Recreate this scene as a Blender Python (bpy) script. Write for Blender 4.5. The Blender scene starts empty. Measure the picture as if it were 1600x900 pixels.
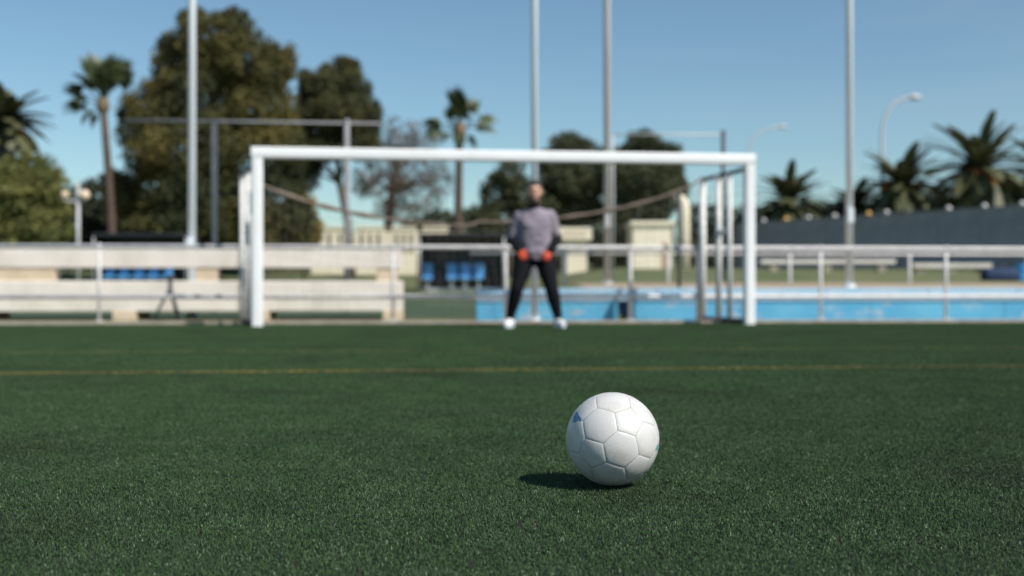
import bpy, bmesh, math, random
import numpy as np
from mathutils import Vector, Matrix

R = math.radians
random.seed(7)
rng = np.random.default_rng(11)
S = bpy.context.scene
C = S.collection

# ------------------------------------------------------------------ camera, sky, sun
F, CX, HY, HC = 1778.0, 800.0, 448.0, 0.476       # focal length in photo pixels, horizon row, camera height
cam_d = bpy.data.cameras.new('camera')
cam = bpy.data.objects.new('camera', cam_d); C.objects.link(cam)
cam.location = (0, 0, HC)
cam.rotation_euler = (R(90), 0, 0)
cam_d.sensor_width = 36.0
cam_d.lens = 36.0 * F / 1600.0
cam_d.shift_y = -2.0 / 1600.0
cam_d.clip_start = 0.05
cam_d.clip_end = 3000
cam_d.dof.use_dof = True
cam_d.dof.focus_distance = 2.42
cam_d.dof.aperture_fstop = 40.0 / 17.0
S.camera = cam

SUN_EL, SUN_AZ = R(46), R(38)                      # azimuth: from +X turned towards the camera
sun_dir = Vector((math.cos(SUN_EL) * math.cos(SUN_AZ), -math.cos(SUN_EL) * math.sin(SUN_AZ), math.sin(SUN_EL)))
world = bpy.data.worlds.new('World'); S.world = world
world.use_nodes = True
wn = world.node_tree
for n in list(wn.nodes): wn.nodes.remove(n)
wo = wn.nodes.new('ShaderNodeOutputWorld'); wb = wn.nodes.new('ShaderNodeBackground'); ws = wn.nodes.new('ShaderNodeTexSky')
ws.sky_type = 'NISHITA'; ws.sun_disc = False
ws.sun_elevation = SUN_EL
ws.sun_rotation = math.atan2(sun_dir.x, sun_dir.y)
ws.air_density = 1.0; ws.dust_density = 0.35; ws.ozone_density = 1.0; ws.altitude = 50
wb.inputs['Strength'].default_value = 0.086
wt = wn.nodes.new('ShaderNodeMix'); wt.data_type = 'RGBA'; wt.blend_type = 'MULTIPLY'; wt.inputs['Factor'].default_value = 1.0
wt.inputs['B'].default_value = (0.93, 1.125, 1.15, 1)          # the photograph's slightly cyan white balance
wn.links.new(ws.outputs[0], wt.inputs['A']); 
wc = wn.nodes.new('ShaderNodeTexCoord'); wm = wn.nodes.new('ShaderNodeMapping'); wm.inputs['Scale'].default_value = (1.5, 1.5, 9.0); wm.inputs['Rotation'].default_value = (.15, .1, 0)
wz = wn.nodes.new('ShaderNodeTexNoise'); wz.inputs['Scale'].default_value = 2.2; wz.inputs['Detail'].default_value = 6
wr = wn.nodes.new('ShaderNodeMapRange'); wr.inputs[1].default_value = .5; wr.inputs[2].default_value = .85; wr.inputs[4].default_value = .16
wx = wn.nodes.new('ShaderNodeMix'); wx.data_type = 'RGBA'; wx.inputs['B'].default_value = (5.2, 5.9, 6.6, 1)     # faint thin cirrus over the whole sky
wn.links.new(wc.outputs['Generated'], wm.inputs[0]); wn.links.new(wm.outputs[0], wz.inputs['Vector']); wn.links.new(wz.outputs['Fac'], wr.inputs[0])
wn.links.new(wr.outputs[0], wx.inputs['Factor']); wn.links.new(wt.outputs['Result'], wx.inputs['A']); wn.links.new(wx.outputs['Result'], wb.inputs[0]); wn.links.new(wb.outputs[0], wo.inputs[0])

sl = bpy.data.lights.new('sun', 'SUN'); sun = bpy.data.objects.new('sun', sl); C.objects.link(sun)
sl.energy = 5.0; sl.angle = R(0.53); sl.color = (1.0, 0.955, 0.89)
sun.rotation_euler = (-sun_dir).to_track_quat('-Z', 'Y').to_euler()
sun.location = (8, -4, 12)

S.view_settings.view_transform = 'Standard'
S.view_settings.look = 'None'
S.view_settings.exposure = 0.12
S.view_settings.gamma = 1.0
S.view_settings.use_curve_mapping = False
S.render.engine = 'CYCLES'
S.cycles.use_denoising = True
S.cycles.max_bounces = 6

# ------------------------------------------------------------------ helpers
def P(px, py, Y):
    """photo pixel + distance -> point"""
    return Vector(((px - CX) / F * Y, Y, HC + (HY - py) / F * Y))

def lin(*c):
    if len(c) == 1: c = c[0]
    out = []
    for v in c:
        v = v / 255.0
        out.append(v / 12.92 if v <= 0.04045 else ((v + 0.055) / 1.055) ** 2.4)
    return tuple(out)

MATS = {}
def mat(name, col, rough=0.6, col2=None, scale=4.0, detail=4.0, lo=0.35, hi=0.65, bump=0.0, bscale=40.0,
        metal=0.0, spec=0.5, island=0.0, trans=0.0, emit=None, coat=0.0, stretch=None, coord='Object'):
    if name in MATS: return MATS[name]
    m = bpy.data.materials.new(name); m.use_nodes = True
    nt = m.node_tree; N = nt.nodes; L = nt.links
    b = N['Principled BSDF']
    b.inputs['Roughness'].default_value = rough
    b.inputs['Metallic'].default_value = metal
    b.inputs['Specular IOR Level'].default_value = spec
    b.inputs['Coat Weight'].default_value = coat
    base = None
    tc = N.new('ShaderNodeTexCoord')
    vec = tc.outputs[coord]
    if stretch:
        mp = N.new('ShaderNodeMapping'); mp.inputs['Scale'].default_value = stretch
        L.new(vec, mp.inputs['Vector']); vec = mp.outputs[0]
    if col2 is not None:
        nz = N.new('ShaderNodeTexNoise'); nz.inputs['Scale'].default_value = scale; nz.inputs['Detail'].default_value = detail
        L.new(vec, nz.inputs['Vector'])
        rp = N.new('ShaderNodeMapRange'); rp.inputs[1].default_value = lo; rp.inputs[2].default_value = hi
        L.new(nz.outputs['Fac'], rp.inputs[0])
        mx = N.new('ShaderNodeMix'); mx.data_type = 'RGBA'
        mx.inputs['A'].default_value = (*col, 1); mx.inputs['B'].default_value = (*col2, 1)
        L.new(rp.outputs[0], mx.inputs['Factor'])
        base = mx.outputs['Result']
    else:
        rg = N.new('ShaderNodeRGB'); rg.outputs[0].default_value = (*col, 1); base = rg.outputs[0]
    if island > 0:
        ge = N.new('ShaderNodeNewGeometry')
        mr = N.new('ShaderNodeMapRange'); mr.inputs[3].default_value = 1 - island; mr.inputs[4].default_value = 1 + island
        L.new(ge.outputs['Random Per Island'], mr.inputs[0])
        hs = N.new('ShaderNodeHueSaturation')
        L.new(mr.outputs[0], hs.inputs['Value']); L.new(base, hs.inputs['Color']); base = hs.outputs[0]
    L.new(base, b.inputs['Base Color'])
    if bump > 0:
        nb = N.new('ShaderNodeTexNoise'); nb.inputs['Scale'].default_value = bscale; nb.inputs['Detail'].default_value = 4
        L.new(vec, nb.inputs['Vector'])
        bp = N.new('ShaderNodeBump'); bp.inputs['Strength'].default_value = bump; bp.inputs['Distance'].default_value = 0.02
        L.new(nb.outputs['Fac'], bp.inputs['Height']); L.new(bp.outputs[0], b.inputs['Normal'])
    if emit:
        b.inputs['Emission Color'].default_value = (*col, 1); b.inputs['Emission Strength'].default_value = emit
    if trans > 0:
        tr = N.new('ShaderNodeBsdfTranslucent'); L.new(base, tr.inputs['Color'])
        ms = N.new('ShaderNodeMixShader'); ms.inputs[0].default_value = trans
        L.new(b.outputs[0], ms.inputs[1]); L.new(tr.outputs[0], ms.inputs[2])
        L.new(ms.outputs[0], N['Material Output'].inputs['Surface'])
    MATS[name] = m
    return m

class MB:
    """collects shapes that become ONE mesh object"""
    def __init__(s): s.v, s.f = [], []
    def add(s, v, f):
        o = len(s.v); s.v += [tuple(x) for x in v]; s.f += [tuple(i + o for i in q) for q in f]; return s
    def box(s, x0, x1, y0, y1, z0, z1, bev=0.0):
        bm = bmesh.new(); bmesh.ops.create_cube(bm, size=1.0)
        for v in bm.verts:
            v.co = Vector((x0 + (v.co.x + .5) * (x1 - x0), y0 + (v.co.y + .5) * (y1 - y0), z0 + (v.co.z + .5) * (z1 - z0)))
        if bev: bmesh.ops.bevel(bm, geom=bm.edges[:], offset=bev, segments=2, affect='EDGES', profile=0.6)
        bm.verts.ensure_lookup_table()
        s.add([v.co for v in bm.verts], [[v.index for v in f.verts] for f in bm.faces]); bm.free(); return s
    def tube(s, pts, rad, seg=10, caps=True):
        pts = [Vector(p) for p in pts]
        if not hasattr(rad, '__len__'): rad = [rad] * len(pts)
        vs, fs = [], []
        t0 = (pts[1] - pts[0]).normalized()
        a = Vector((0, 0, 1)) if abs(t0.z) < 0.9 else Vector((1, 0, 0))
        u = t0.cross(a).normalized()
        for i, p in enumerate(pts):
            t = (pts[min(i + 1, len(pts) - 1)] - pts[max(i - 1, 0)]).normalized()
            u = (u - t * u.dot(t)).normalized(); w = t.cross(u)
            for k in range(seg):
                an = 2 * math.pi * k / seg
                vs.append(p + (u * math.cos(an) + w * math.sin(an)) * rad[i])
        for i in range(len(pts) - 1):
            for k in range(seg):
                fs.append((i * seg + k, i * seg + (k + 1) % seg, (i + 1) * seg + (k + 1) % seg, (i + 1) * seg + k))
        if caps:
            fs.append(tuple(range(seg - 1, -1, -1))); fs.append(tuple((len(pts) - 1) * seg + k for k in range(seg)))
        return s.add(vs, fs)
    def ball(s, c, r, seg=14, rings=9, rot=None):
        c = Vector(c)
        if not hasattr(r, '__len__'): r = (r, r, r)
        vs, fs = [], []
        for i in range(1, rings):
            th = math.pi * i / rings
            for k in range(seg):
                ph = 2 * math.pi * k / seg
                v = Vector((r[0] * math.sin(th) * math.cos(ph), r[1] * math.sin(th) * math.sin(ph), r[2] * math.cos(th)))
                vs.append(c + (rot @ v if rot else v))
        top = len(vs); vv = Vector((0, 0, r[2])); vs.append(c + (rot @ vv if rot else vv))
        bot = len(vs); vv = Vector((0, 0, -r[2])); vs.append(c + (rot @ vv if rot else vv))
        for i in range(rings - 2):
            for k in range(seg):
                fs.append((i * seg + k, (i + 1) * seg + k, (i + 1) * seg + (k + 1) % seg, i * seg + (k + 1) % seg))
        for k in range(seg):
            fs.append((top, k, (k + 1) % seg)); fs.append((bot, (rings - 2) * seg + (k + 1) % seg, (rings - 2) * seg + k))
        return s.add(vs, fs)
    def limb(s, pts, rad, seg=12):
        """closed tapered chain with ball joints (for remeshing)"""
        for i in range(len(pts) - 1):
            s.tube([pts[i], pts[i + 1]], [rad[i], rad[i + 1]], seg)
        for p, r in zip(pts, rad): s.ball(p, r, seg, 8)
        return s
    def mesh(s, name):
        me = bpy.data.meshes.new(name); me.from_pydata(s.v, [], s.f); me.update(); return me
    def build(s, name, material, parent=None, smooth=False, loc=None):
        return mk(name, s.mesh(name), material, parent, smooth, loc)

def mk(name, me, material, parent=None, smooth=False, loc=None):
    o = bpy.data.objects.new(name, me); C.objects.link(o)
    if material and not me.materials: me.materials.append(material)
    if smooth:
        me.polygons.foreach_set('use_smooth', [True] * len(me.polygons))
    if parent: o.parent = parent
    if loc is not None: o.location = loc
    return o

def smooth_angle(o, deg=40):
    me = o.data
    try: me.set_sharp_from_angle(angle=R(deg))
    except Exception: pass

def thing(name, label, cat, loc=(0, 0, 0), rz=0.0, group=None):
    o = bpy.data.objects.new(name, None); C.objects.link(o)
    o.empty_display_size = 0.2
    o.location = loc; o.rotation_euler = (0, 0, rz)
    tag(o, label, cat, group); return o
def tag(o, label, cat, group=None):
    o['label'] = label; o['category'] = cat
    if group: o['group'] = group
    return o
def struct(o): o['kind'] = 'structure'; return o

def npmesh(name, verts, faces_n, nside):
    """fast mesh from arrays: faces_n (n, nside)"""
    me = bpy.data.meshes.new(name)
    nv, nf = len(verts), len(faces_n)
    me.vertices.add(nv); me.vertices.foreach_set('co', np.ascontiguousarray(verts, dtype=np.float32).ravel())
    me.loops.add(nf * nside); me.loops.foreach_set('vertex_index', np.ascontiguousarray(faces_n, dtype=np.int32).ravel())
    me.polygons.add(nf); me.polygons.foreach_set('loop_start', np.arange(0, nf * nside, nside, dtype=np.int32))
    me.update(calc_edges=True); me.validate(); return me

# ------------------------------------------------------------------ terrain
SH = 0.08                                            # everything along the pitch edge runs at this slope to the picture plane
RZ = math.atan(SH)
def sh(x): return SH * max(-12.0, min(12.0, x))
def interp(t, tab):
    if t <= tab[0][0]: return tab[0][1]
    for (a, b), (c, d) in zip(tab, tab[1:]):
        if t <= c:
            k = (t - a) / (c - a); return b + (d - b) * k
    return tab[-1][1]
LEFT = [(14.5, -.03), (14.7, 0.0), (24, 0.0), (40, .3), (56, 1.05), (70, 1.8), (110, 3.5), (200, 4.8), (900, 6.0)]
RIGHT = [(14.5, -.03), (14.7, 0.0), (15.97, 0.0), (16.03, .44), (22, .56), (34, .9), (48, 1.25), (60, 1.35), (75, 1.8), (110, 3.5), (200, 4.8), (900, 6.0)]
def gz(x, yp):
    w = 1.2 + max(0, yp - 18) * 0.12
    k = (x + 0.3) / w; k = max(0, min(1, k)); k = k * k * (3 - 2 * k)
    return interp(yp, LEFT) * (1 - k) + interp(yp, RIGHT) * k
def ground_z(x, y): return gz(x, y - sh(x))

XS = [-900, -300, -120, -60, -40] + [-30 + 2 * i for i in range(9)] + [-12 + 0.75 * i for i in range(16)] + [-.3, -.1, .1, .3, .5, .7, .9, 1.1] + [1.5 + .75 * i for i in range(15)] + [14, 17, 20, 24, 30, 40, 60, 120, 300, 900]
YS = [-60, -20, 0, 8, 14.5, 14.7, 15.2, 15.8, 15.97, 16.03, 16.6, 17.2, 18, 19, 20, 21, 22, 24, 27, 30, 34, 37, 40, 44, 48, 52, 56, 60, 65, 70, 75, 90, 110, 150, 200, 400, 900]
def sheet(name, m, x0, x1, y0, y1, dz=0.0):
    xs = [x for x in XS if x0 <= x <= x1]; ys = [y for y in YS if y0 <= y <= y1]
    v = [(x, y + sh(x), gz(x, y) + dz) for y in ys for x in xs]
    n = len(xs)
    f = [(j * n + i, j * n + i + 1, (j + 1) * n + i + 1, (j + 1) * n + i) for j in range(len(ys) - 1) for i in range(n - 1)]
    me = bpy.data.meshes.new(name); me.from_pydata(v, [], f); me.update()
    return struct(mk(name, me, m, None, True))
m_rough = mat('rough_grass', (0.070, 0.098, 0.028), 0.95, (0.15, 0.142, 0.055), 0.55, 6, .38, .66, bump=.7, bscale=9)
m_dirt = mat('sandy_path', (0.40, 0.31, 0.22), 0.95, (0.30, 0.225, 0.155), 1.6, 6, bump=.4, bscale=30)
sheet('ground', m_rough, -900, 900, -60, 900)
sheet('path', m_dirt, -12, 17, 14.7, 15.97, 0.005)
p2 = sheet('far_pitch', mat('far_turf', (0.035, 0.062, 0.028), .9, (0.05, 0.08, 0.035), 3, 5, bump=.6, bscale=40), -30, -.3, 17.2, 37, 0.006)
p3 = sheet('path', m_dirt, 1.1, 17, 16.03, 21, 0.007)
# kerb along the pitch edge
ke = thing('kerb', '', '', (0, 14.72, 0), RZ); del ke['label']; del ke['category']; struct(ke)
m_kerb = mat('kerb_concrete', (0.42, 0.37, 0.30), .9, (0.30, 0.26, 0.21), 5, 5, bump=.3)
for i in range(26):
    MB().box(-13 + i + .004, -12 + i - .004, -.06, .06, -.05, .035 + .004 * random.random(), .008).build('kerb_stone', m_kerb, ke)

# ------------------------------------------------------------------ turf
m_turfbase = mat('turf_backing', (0.006, 0.010, 0.005), .95, (0.012, 0.017, 0.008), 60, 3, coord='Object')
tb = thing('turf', '', '', (0, 14.62, 0), RZ); del tb['label']; del tb['category']; struct(tb)
me = bpy.data.meshes.new('turf_backing'); me.from_pydata([(-16, -24, 0), (16, -24, 0), (16, 0, 0), (-16, 0, 0)], [], [(0, 1, 2, 3)])
mk('turf_backing', me, m_turfbase, tb)

def turf_mat(name, c1, c2, c3):
    m = bpy.data.materials.new(name); m.use_nodes = True
    nt = m.node_tree; N = nt.nodes; L = nt.links; b = N['Principled BSDF']
    ge = N.new('ShaderNodeNewGeometry')
    def noise(scale, detail, lo, hi):
        n = N.new('ShaderNodeTexNoise'); n.inputs['Scale'].default_value = scale; n.inputs['Detail'].default_value = detail
        L.new(ge.outputs['Position'], n.inputs['Vector'])
        r = N.new('ShaderNodeMapRange'); r.inputs[1].default_value = lo; r.inputs[2].default_value = hi
        L.new(n.outputs['Fac'], r.inputs[0]); return r.outputs[0]
    mx = N.new('ShaderNodeMix'); mx.data_type = 'RGBA'
    mx.inputs['A'].default_value = (*c1, 1); mx.inputs['B'].default_value = (*c2, 1)
    L.new(noise(5.0, 6, .36, .64), mx.inputs['Factor'])
    m2 = N.new('ShaderNodeMix'); m2.data_type = 'RGBA'; m2.inputs['B'].default_value = (*c3, 1)
    L.new(mx.outputs['Result'], m2.inputs['A']); L.new(noise(1.1, 7, .50, .74), m2.inputs['Factor'])
    mr = N.new('ShaderNodeMapRange'); mr.inputs[3].default_value = .72; mr.inputs[4].default_value = 1.24
    L.new(ge.outputs['Random Per Island'], mr.inputs[0])
    gt = N.new('ShaderNodeMath'); gt.operation = 'GREATER_THAN'; gt.inputs[1].default_value = .965        # glints put into the colour: a few much paler fibres
    L.new(ge.outputs['Random Per Island'], gt.inputs[0])
    ma = N.new('ShaderNodeMath'); ma.operation = 'MULTIPLY_ADD'; ma.inputs[1].default_value = 1.5
    L.new(gt.outputs[0], ma.inputs[0]); L.new(mr.outputs[0], ma.inputs[2])
    sa = N.new('ShaderNodeMath'); sa.operation = 'MULTIPLY_ADD'; sa.inputs[1].default_value = -.45; sa.inputs[2].default_value = 1.0
    L.new(gt.outputs[0], sa.inputs[0])
    hs = N.new('ShaderNodeHueSaturation'); L.new(ma.outputs[0], hs.inputs['Value']); L.new(m2.outputs['Result'], hs.inputs['Color']); L.new(sa.outputs[0], hs.inputs['Saturation'])
    L.new(hs.outputs[0], b.inputs['Base Color'])
    b.inputs['Roughness'].default_value = .6; b.inputs['Specular IOR Level'].default_value = .12
    return m
m_blade = turf_mat('turf_blades', (0.040, 0.080, 0.030), (0.055, 0.100, 0.040), (0.034, 0.052, 0.024))
m_yblade = turf_mat('yellow_blades', (0.29, 0.20, 0.055), (0.19, 0.155, 0.05), (0.09, 0.105, 0.04))

def blades(n, x0, x1, y0, y1, hmin, hmax, w, lean):
    x = rng.uniform(x0, x1, n); y = rng.uniform(y0, y1, n)
    h = rng.uniform(hmin, hmax, n); a = rng.uniform(0, 2 * np.pi, n); la = rng.uniform(0, 2 * np.pi, n)
    le = rng.uniform(.15, 1, n) * lean
    wx, wy = np.cos(a) * w / 2, np.sin(a) * w / 2
    dx, dy = np.cos(la) * le * h, np.sin(la) * le * h
    v = np.zeros((n, 5, 3))
    v[:, 0] = np.stack([x - wx, y - wy, np.full(n, -.002)], 1); v[:, 1] = np.stack([x + wx, y + wy, np.full(n, -.002)], 1)
    v[:, 2] = np.stack([x + wx + dx * .35, y + wy + dy * .35, h * .62], 1); v[:, 3] = np.stack([x - wx + dx * .35, y - wy + dy * .35, h * .62], 1)
    v[:, 4] = np.stack([x + dx, y + dy, h * (1 - .25 * le)], 1)
    i = np.arange(n)[:, None] * 5
    f = np.concatenate([i + np.array([[0, 1, 2]]), i + np.array([[0, 2, 3]]), i + np.array([[3, 2, 4]])], 0)
    return v.reshape(-1, 3), f
PATCH = .5
v, f = blades(24000, -PATCH / 2, PATCH / 2, -PATCH / 2, PATCH / 2, .002, .0080, .0012, 1.8)
gme = npmesh('artificial_grass', v, f, 3)
NX, NY = 36, 28
gr = mk('artificial_grass', gme, m_blade, None)
gr['kind'] = 'stuff'; gr['label'] = 'short dark green artificial grass blades covering the pitch'; gr['category'] = 'grass'
gr.rotation_euler = (0, 0, RZ)
ctr = Matrix.Rotation(RZ, 3, 'Z') @ Vector((0, -NY * PATCH / 2, 0)) + Vector((0, 14.62, 0.001))
gr.location = ctr
ng = bpy.data.node_groups.new('grass_patches', 'GeometryNodeTree')
ng.interface.new_socket('Geometry', in_out='INPUT', socket_type='NodeSocketGeometry')
ng.interface.new_socket('Geometry', in_out='OUTPUT', socket_type='NodeSocketGeometry')
gi = ng.nodes.new('NodeGroupInput'); go = ng.nodes.new('NodeGroupOutput')
gg = ng.nodes.new('GeometryNodeMeshGrid')
gg.inputs['Size X'].default_value = (NX - 1) * PATCH; gg.inputs['Size Y'].default_value = (NY - 1) * PATCH
gg.inputs['Vertices X'].default_value = NX; gg.inputs['Vertices Y'].default_value = NY
ip = ng.nodes.new('GeometryNodeInstanceOnPoints')
rv = ng.nodes.new('FunctionNodeRandomValue'); rv.data_type = 'INT'
imin = [s for s in rv.inputs if s.name == 'Min' and s.type == 'INT'][0]; imax = [s for s in rv.inputs if s.name == 'Max' and s.type == 'INT'][0]
imin.default_value = 0; imax.default_value = 3
iout = [s for s in rv.outputs if s.type == 'INT'][0]
mul = ng.nodes.new('ShaderNodeMath'); mul.operation = 'MULTIPLY'; mul.inputs[1].default_value = math.pi / 2
cx_ = ng.nodes.new('ShaderNodeCombineXYZ'); er = ng.nodes.new('FunctionNodeEulerToRotation')
ng.links.new(iout, mul.inputs[0]); ng.links.new(mul.outputs[0], cx_.inputs['Z']); ng.links.new(cx_.outputs[0], er.inputs[0])
ng.links.new(er.outputs[0], ip.inputs['Rotation'])
ng.links.new(gg.outputs['Mesh'], ip.inputs['Points']); ng.links.new(gi.outputs[0], ip.inputs['Instance'])
ng.links.new(ip.outputs[0], go.inputs[0])
md = gr.modifiers.new('patches', 'NODES'); md.node_group = ng

m_crumb = mat('rubber_crumb', (0.012, 0.012, 0.012), .8, (0.35, 0.33, 0.28), 3.0, 2, .62, .66)
cn = 5200
cv = np.zeros((cn, 4, 3)); cp = np.stack([rng.uniform(-3.2, 3.2, cn), rng.uniform(1.3, 6.5, cn), rng.uniform(.003, .008, cn)], 1)
for q_, off in enumerate(((1, 0, -.5), (-.5, .87, -.5), (-.5, -.87, -.5), (0, 0, 1))):
    cv[:, q_] = cp + np.array(off) * rng.uniform(.0007, .0019, (cn, 1))
ci = np.arange(cn)[:, None] * 4
cf = np.concatenate([ci + np.array([t_]) for t_ in ((0, 1, 3), (1, 2, 3), (2, 0, 3), (0, 2, 1))], 0)
crumbs = mk('infill_crumbs', npmesh('infill_crumbs', cv.reshape(-1, 3), cf, 3), m_crumb); crumbs['kind'] = 'stuff'
crumbs['label'] = 'tiny rubber infill crumbs scattered between the turf blades'; crumbs['category'] = 'infill'

def yellow_line(pa, pb, width, n):
    a = P(*pa, F * HC / (pa[1] - HY)); b = P(*pb, F * HC / (pb[1] - HY)); a.z = b.z = 0
    d = (b - a); ln = d.length
    v, f = blades(n, -ln / 2 - 3, ln / 2 + 3, -width / 2, width / 2, .007, .0115, .0034, 1.0)
    o = mk('pitch_line', npmesh('pitch_line', v, f, 3), m_yblade); struct(o)
    o.location = (a + b) / 2 + Vector((0, 0, .001)); o.rotation_euler = (0, 0, math.atan2(d.y, d.x))
yellow_line((0, 585), (1600, 573), .11, 12000)
yellow_line((0, 552), (1600, 544), .08, 6000)

# ------------------------------------------------------------------ football
m_ball = mat('ball_leather', (0.60, 0.585, 0.56), .42, (0.49, 0.475, 0.42), 18, 9, .50, .70, bump=.06, bscale=300, coat=.15)
m_ball2 = mat('ball_leather_worn', (0.58, 0.565, 0.54), .45, (0.48, 0.465, 0.41), 24, 8, .48, .74, bump=.06, bscale=300, coat=.1)
m_seam = mat('ball_seam', (0.17, 0.16, 0.145), .8)
m_print = mat('ball_print', (0.02, 0.085, 0.20), .5, (0.10, 0.24, 0.40), 120, 4)
m_print2 = mat('ball_print_green', (0.12, 0.30, 0.30), .5)
BR = .110
bc = P(957, HY, 2.70); bc.z = BR + .005
ball = thing('football', 'scuffed white leather football with blue printed mark on the turf', 'football', (bc.x, bc.y, 0))
bctr = Vector((0, 0, bc.z))
phi = (1 + 5 ** .5) / 2
ico = []
for a in (-1, 1):
    for b in (-phi, phi): ico += [Vector((0, a, b)), Vector((a, b, 0)), Vector((b, 0, a))]
ico = [v.normalized() for v in ico]
# orientation: two neighbouring pentagons seen in the photograph
zc = (Vector((0, 0, HC)) - Vector((bc.x, bc.y, bc.z))).normalized()
xc = Vector((0, 0, 1)).cross(zc).normalized(); yc = zc.cross(xc)
def img(x, y):
    z = math.sqrt(max(0, 1 - x * x - y * y)); return xc * x + yc * y + zc * z
t1 = img(.335, .368); t2 = img(-.415, -.309)
e0 = ico[0]; e1 = min((v for v in ico if v is not e0), key=lambda v: (v - e0).length)
def frame(a, b):
    m_ = (a + b).normalized(); n_ = a.cross(b).normalized(); return Matrix((m_, n_, m_.cross(n_))).transposed()
rotm = frame(t1, t2) @ frame(e0, e1).transposed()
ico = [rotm @ v for v in ico]
el = min((a - b).length for i, a in enumerate(ico) for b in ico[:i])
nb = {i: [j for j in range(12) if j != i and (ico[i] - ico[j]).length < el * 1.1] for i in range(12)}
def panel_mesh(poly):
    c = sum(poly, Vector()) / len(poly); n = c.normalized()
    x = (poly[0] - c).normalized(); y = n.cross(x)
    poly = sorted(poly, key=lambda p: math.atan2((p - c).dot(y), (p - c).dot(x)))
    K, Q = 4, 4
    ts = [0, .5, .82, .945, .99]
    vs = [n * BR * 1.004]; fs = []
    m_ = len(poly) * Q
    for k in range(1, K + 1):
        t = ts[k]
        for i, p in enumerate(poly):
            q = poly[(i + 1) % len(poly)]
            for s_ in range(Q):
                b_ = p.lerp(q, s_ / Q)
                d = (c.lerp(b_, t)).normalized()
                r = BR * (1.004 - .004 * t ** 2) * (1 - (.0 if k < 3 else (.0010 if k == 3 else .0058)))
                vs.append(d * r)
    for i in range(m_): fs.append((0, 1 + i, 1 + (i + 1) % m_))
    for k in range(K - 1):
        for i in range(m_):
            a = 1 + k * m_ + i; b_ = 1 + k * m_ + (i + 1) % m_
            fs.append((a, a + m_, b_ + m_, b_))
    return MB().add([v + bctr for v in vs], fs)
polys = []
for i in range(12): polys.append([ico[i].lerp(ico[j], 1 / 3) for j in nb[i]])
for i in range(12):
    for j in nb[i]:
        for k in nb[i]:
            if i < j < k and k in nb[j]:
                t = (i, j, k); polys.append([ico[a].lerp(ico[b], 1 / 3) for a in t for b in t if a != b])
panels = []
for q, pl in enumerate(polys):
    o = panel_mesh(pl).build('panel', m_ball2 if q % 3 == 1 else m_ball, ball, True)
    panels.append((sum(pl, Vector()).normalized(), o))
MB().ball(bctr, BR * .9915, 32, 20).build('seam_core', m_seam, ball, True)
def mark(ix, iy, shape, m_):
    c = img(ix, iy); o = max(panels, key=lambda p: p[0].dot(c))[1]
    vs = []
    for (a, b) in shape:
        vs.append(img(ix + a, iy + b) * (BR * 1.0058) + bctr)
    n = len(vs); ctr_ = sum(vs, Vector()) / n; ctr_ = (ctr_ - bctr).normalized() * BR * 1.0062 + bctr
    inner = [bctr + (v_ - bctr) * .985 for v_ in vs]
    fs = [(n, i, (i + 1) % n) for i in range(n)] + [((i + 1) % n, i, n + 1 + i, n + 1 + (i + 1) % n) for i in range(n)]
    MB().add(vs + [ctr_] + inner, fs).build('printed_mark', m_, o, False)
mark(-.745, .47, [(-.09, -.075), (-.02, -.11), (.09, -.10), (.075, -.04), (.03, .03), (.0, .09), (-.03, .10), (-.05, .02)], m_print)
mark(-.80, .36, [(-.05, -.02), (.0, -.03), (.03, .0), (-.02, .03)], m_print)
mark(.945, -.17, [(-.035, -.05), (.0, -.06), (.03, .0), (.02, .06), (-.01, .05)], m_print2)

# ------------------------------------------------------------------ football goal
m_white = mat('white_paint', (0.86, 0.86, 0.85), .4, (0.78, 0.77, 0.75), 3, 5, .45, .8)
m_tube = mat('galvanised_tube', (0.76, 0.75, 0.72), .5, (0.62, 0.61, 0.58), 8, 5)
m_dark = mat('dark_tube', (0.05, 0.055, 0.065), .55)
m_net = mat('net_cord', (0.30, 0.25, 0.20), .9)
m_netroll = mat('net_roll', (0.25, 0.195, 0.15), .95, (0.16, 0.125, 0.10), 30, 4, bump=.6, bscale=60)
m_base = mat('rust_base', (0.16, 0.09, 0.07), .8, (0.07, 0.07, 0.08), 7, 4)
gl = P(402, HY, 13.6); gr_ = P(1170.5, HY, 14.35)
A = Vector((gl.x, gl.y, 0)); B = Vector((gr_.x, gr_.y, 0))
goal = thing('football_goal', 'white metal football goal standing on the green pitch', 'goal', (A + B) / 2)
O = (A + B) / 2
a0, b0 = A - O, B - O
GH = 2.10; PR = .068
back = Vector((-.42, 1.0, 0))
d_ = (b0 - a0).normalized(); n_d = Vector((-d_.y, d_.x, 0))
def profile(name, p, q, u, w, hu, hw):
    """rounded rectangular aluminium profile from p to q with half sizes hu, hw along u, w"""
    vs, fs, sec = [], [], []
    for cu, cw, a_ in ((1, 1, 0), (-1, 1, 90), (-1, -1, 180), (1, -1, 270)):
        for k_ in range(5):
            an = R(a_ + 22.5 * k_); rr_ = .022
            sec.append((cu * (hu - rr_) + rr_ * math.cos(an), cw * (hw - rr_) + rr_ * math.sin(an)))
    for c in (p, q): vs += [c + u * x_ + w * y_ for x_, y_ in sec]
    n = len(sec)
    fs = [(i, (i + 1) % n, n + (i + 1) % n, n + i) for i in range(n)] + [tuple(reversed(range(n))), tuple(range(n, 2 * n))]
    o = MB().add(vs, fs).build(name, m_white, goal, True); smooth_angle(o, 35); return o
Z = Vector((0, 0, 1))
for e in (a0, b0): profile('post', e - Z * .01, e + Z * (GH - .088), d_, n_d, .064, .06)
profile('crossbar', a0 - d_ * .066 + Z * (GH - .022), b0 + d_ * .066 + Z * (GH - .022), n_d, Z, .062, .066)
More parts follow.
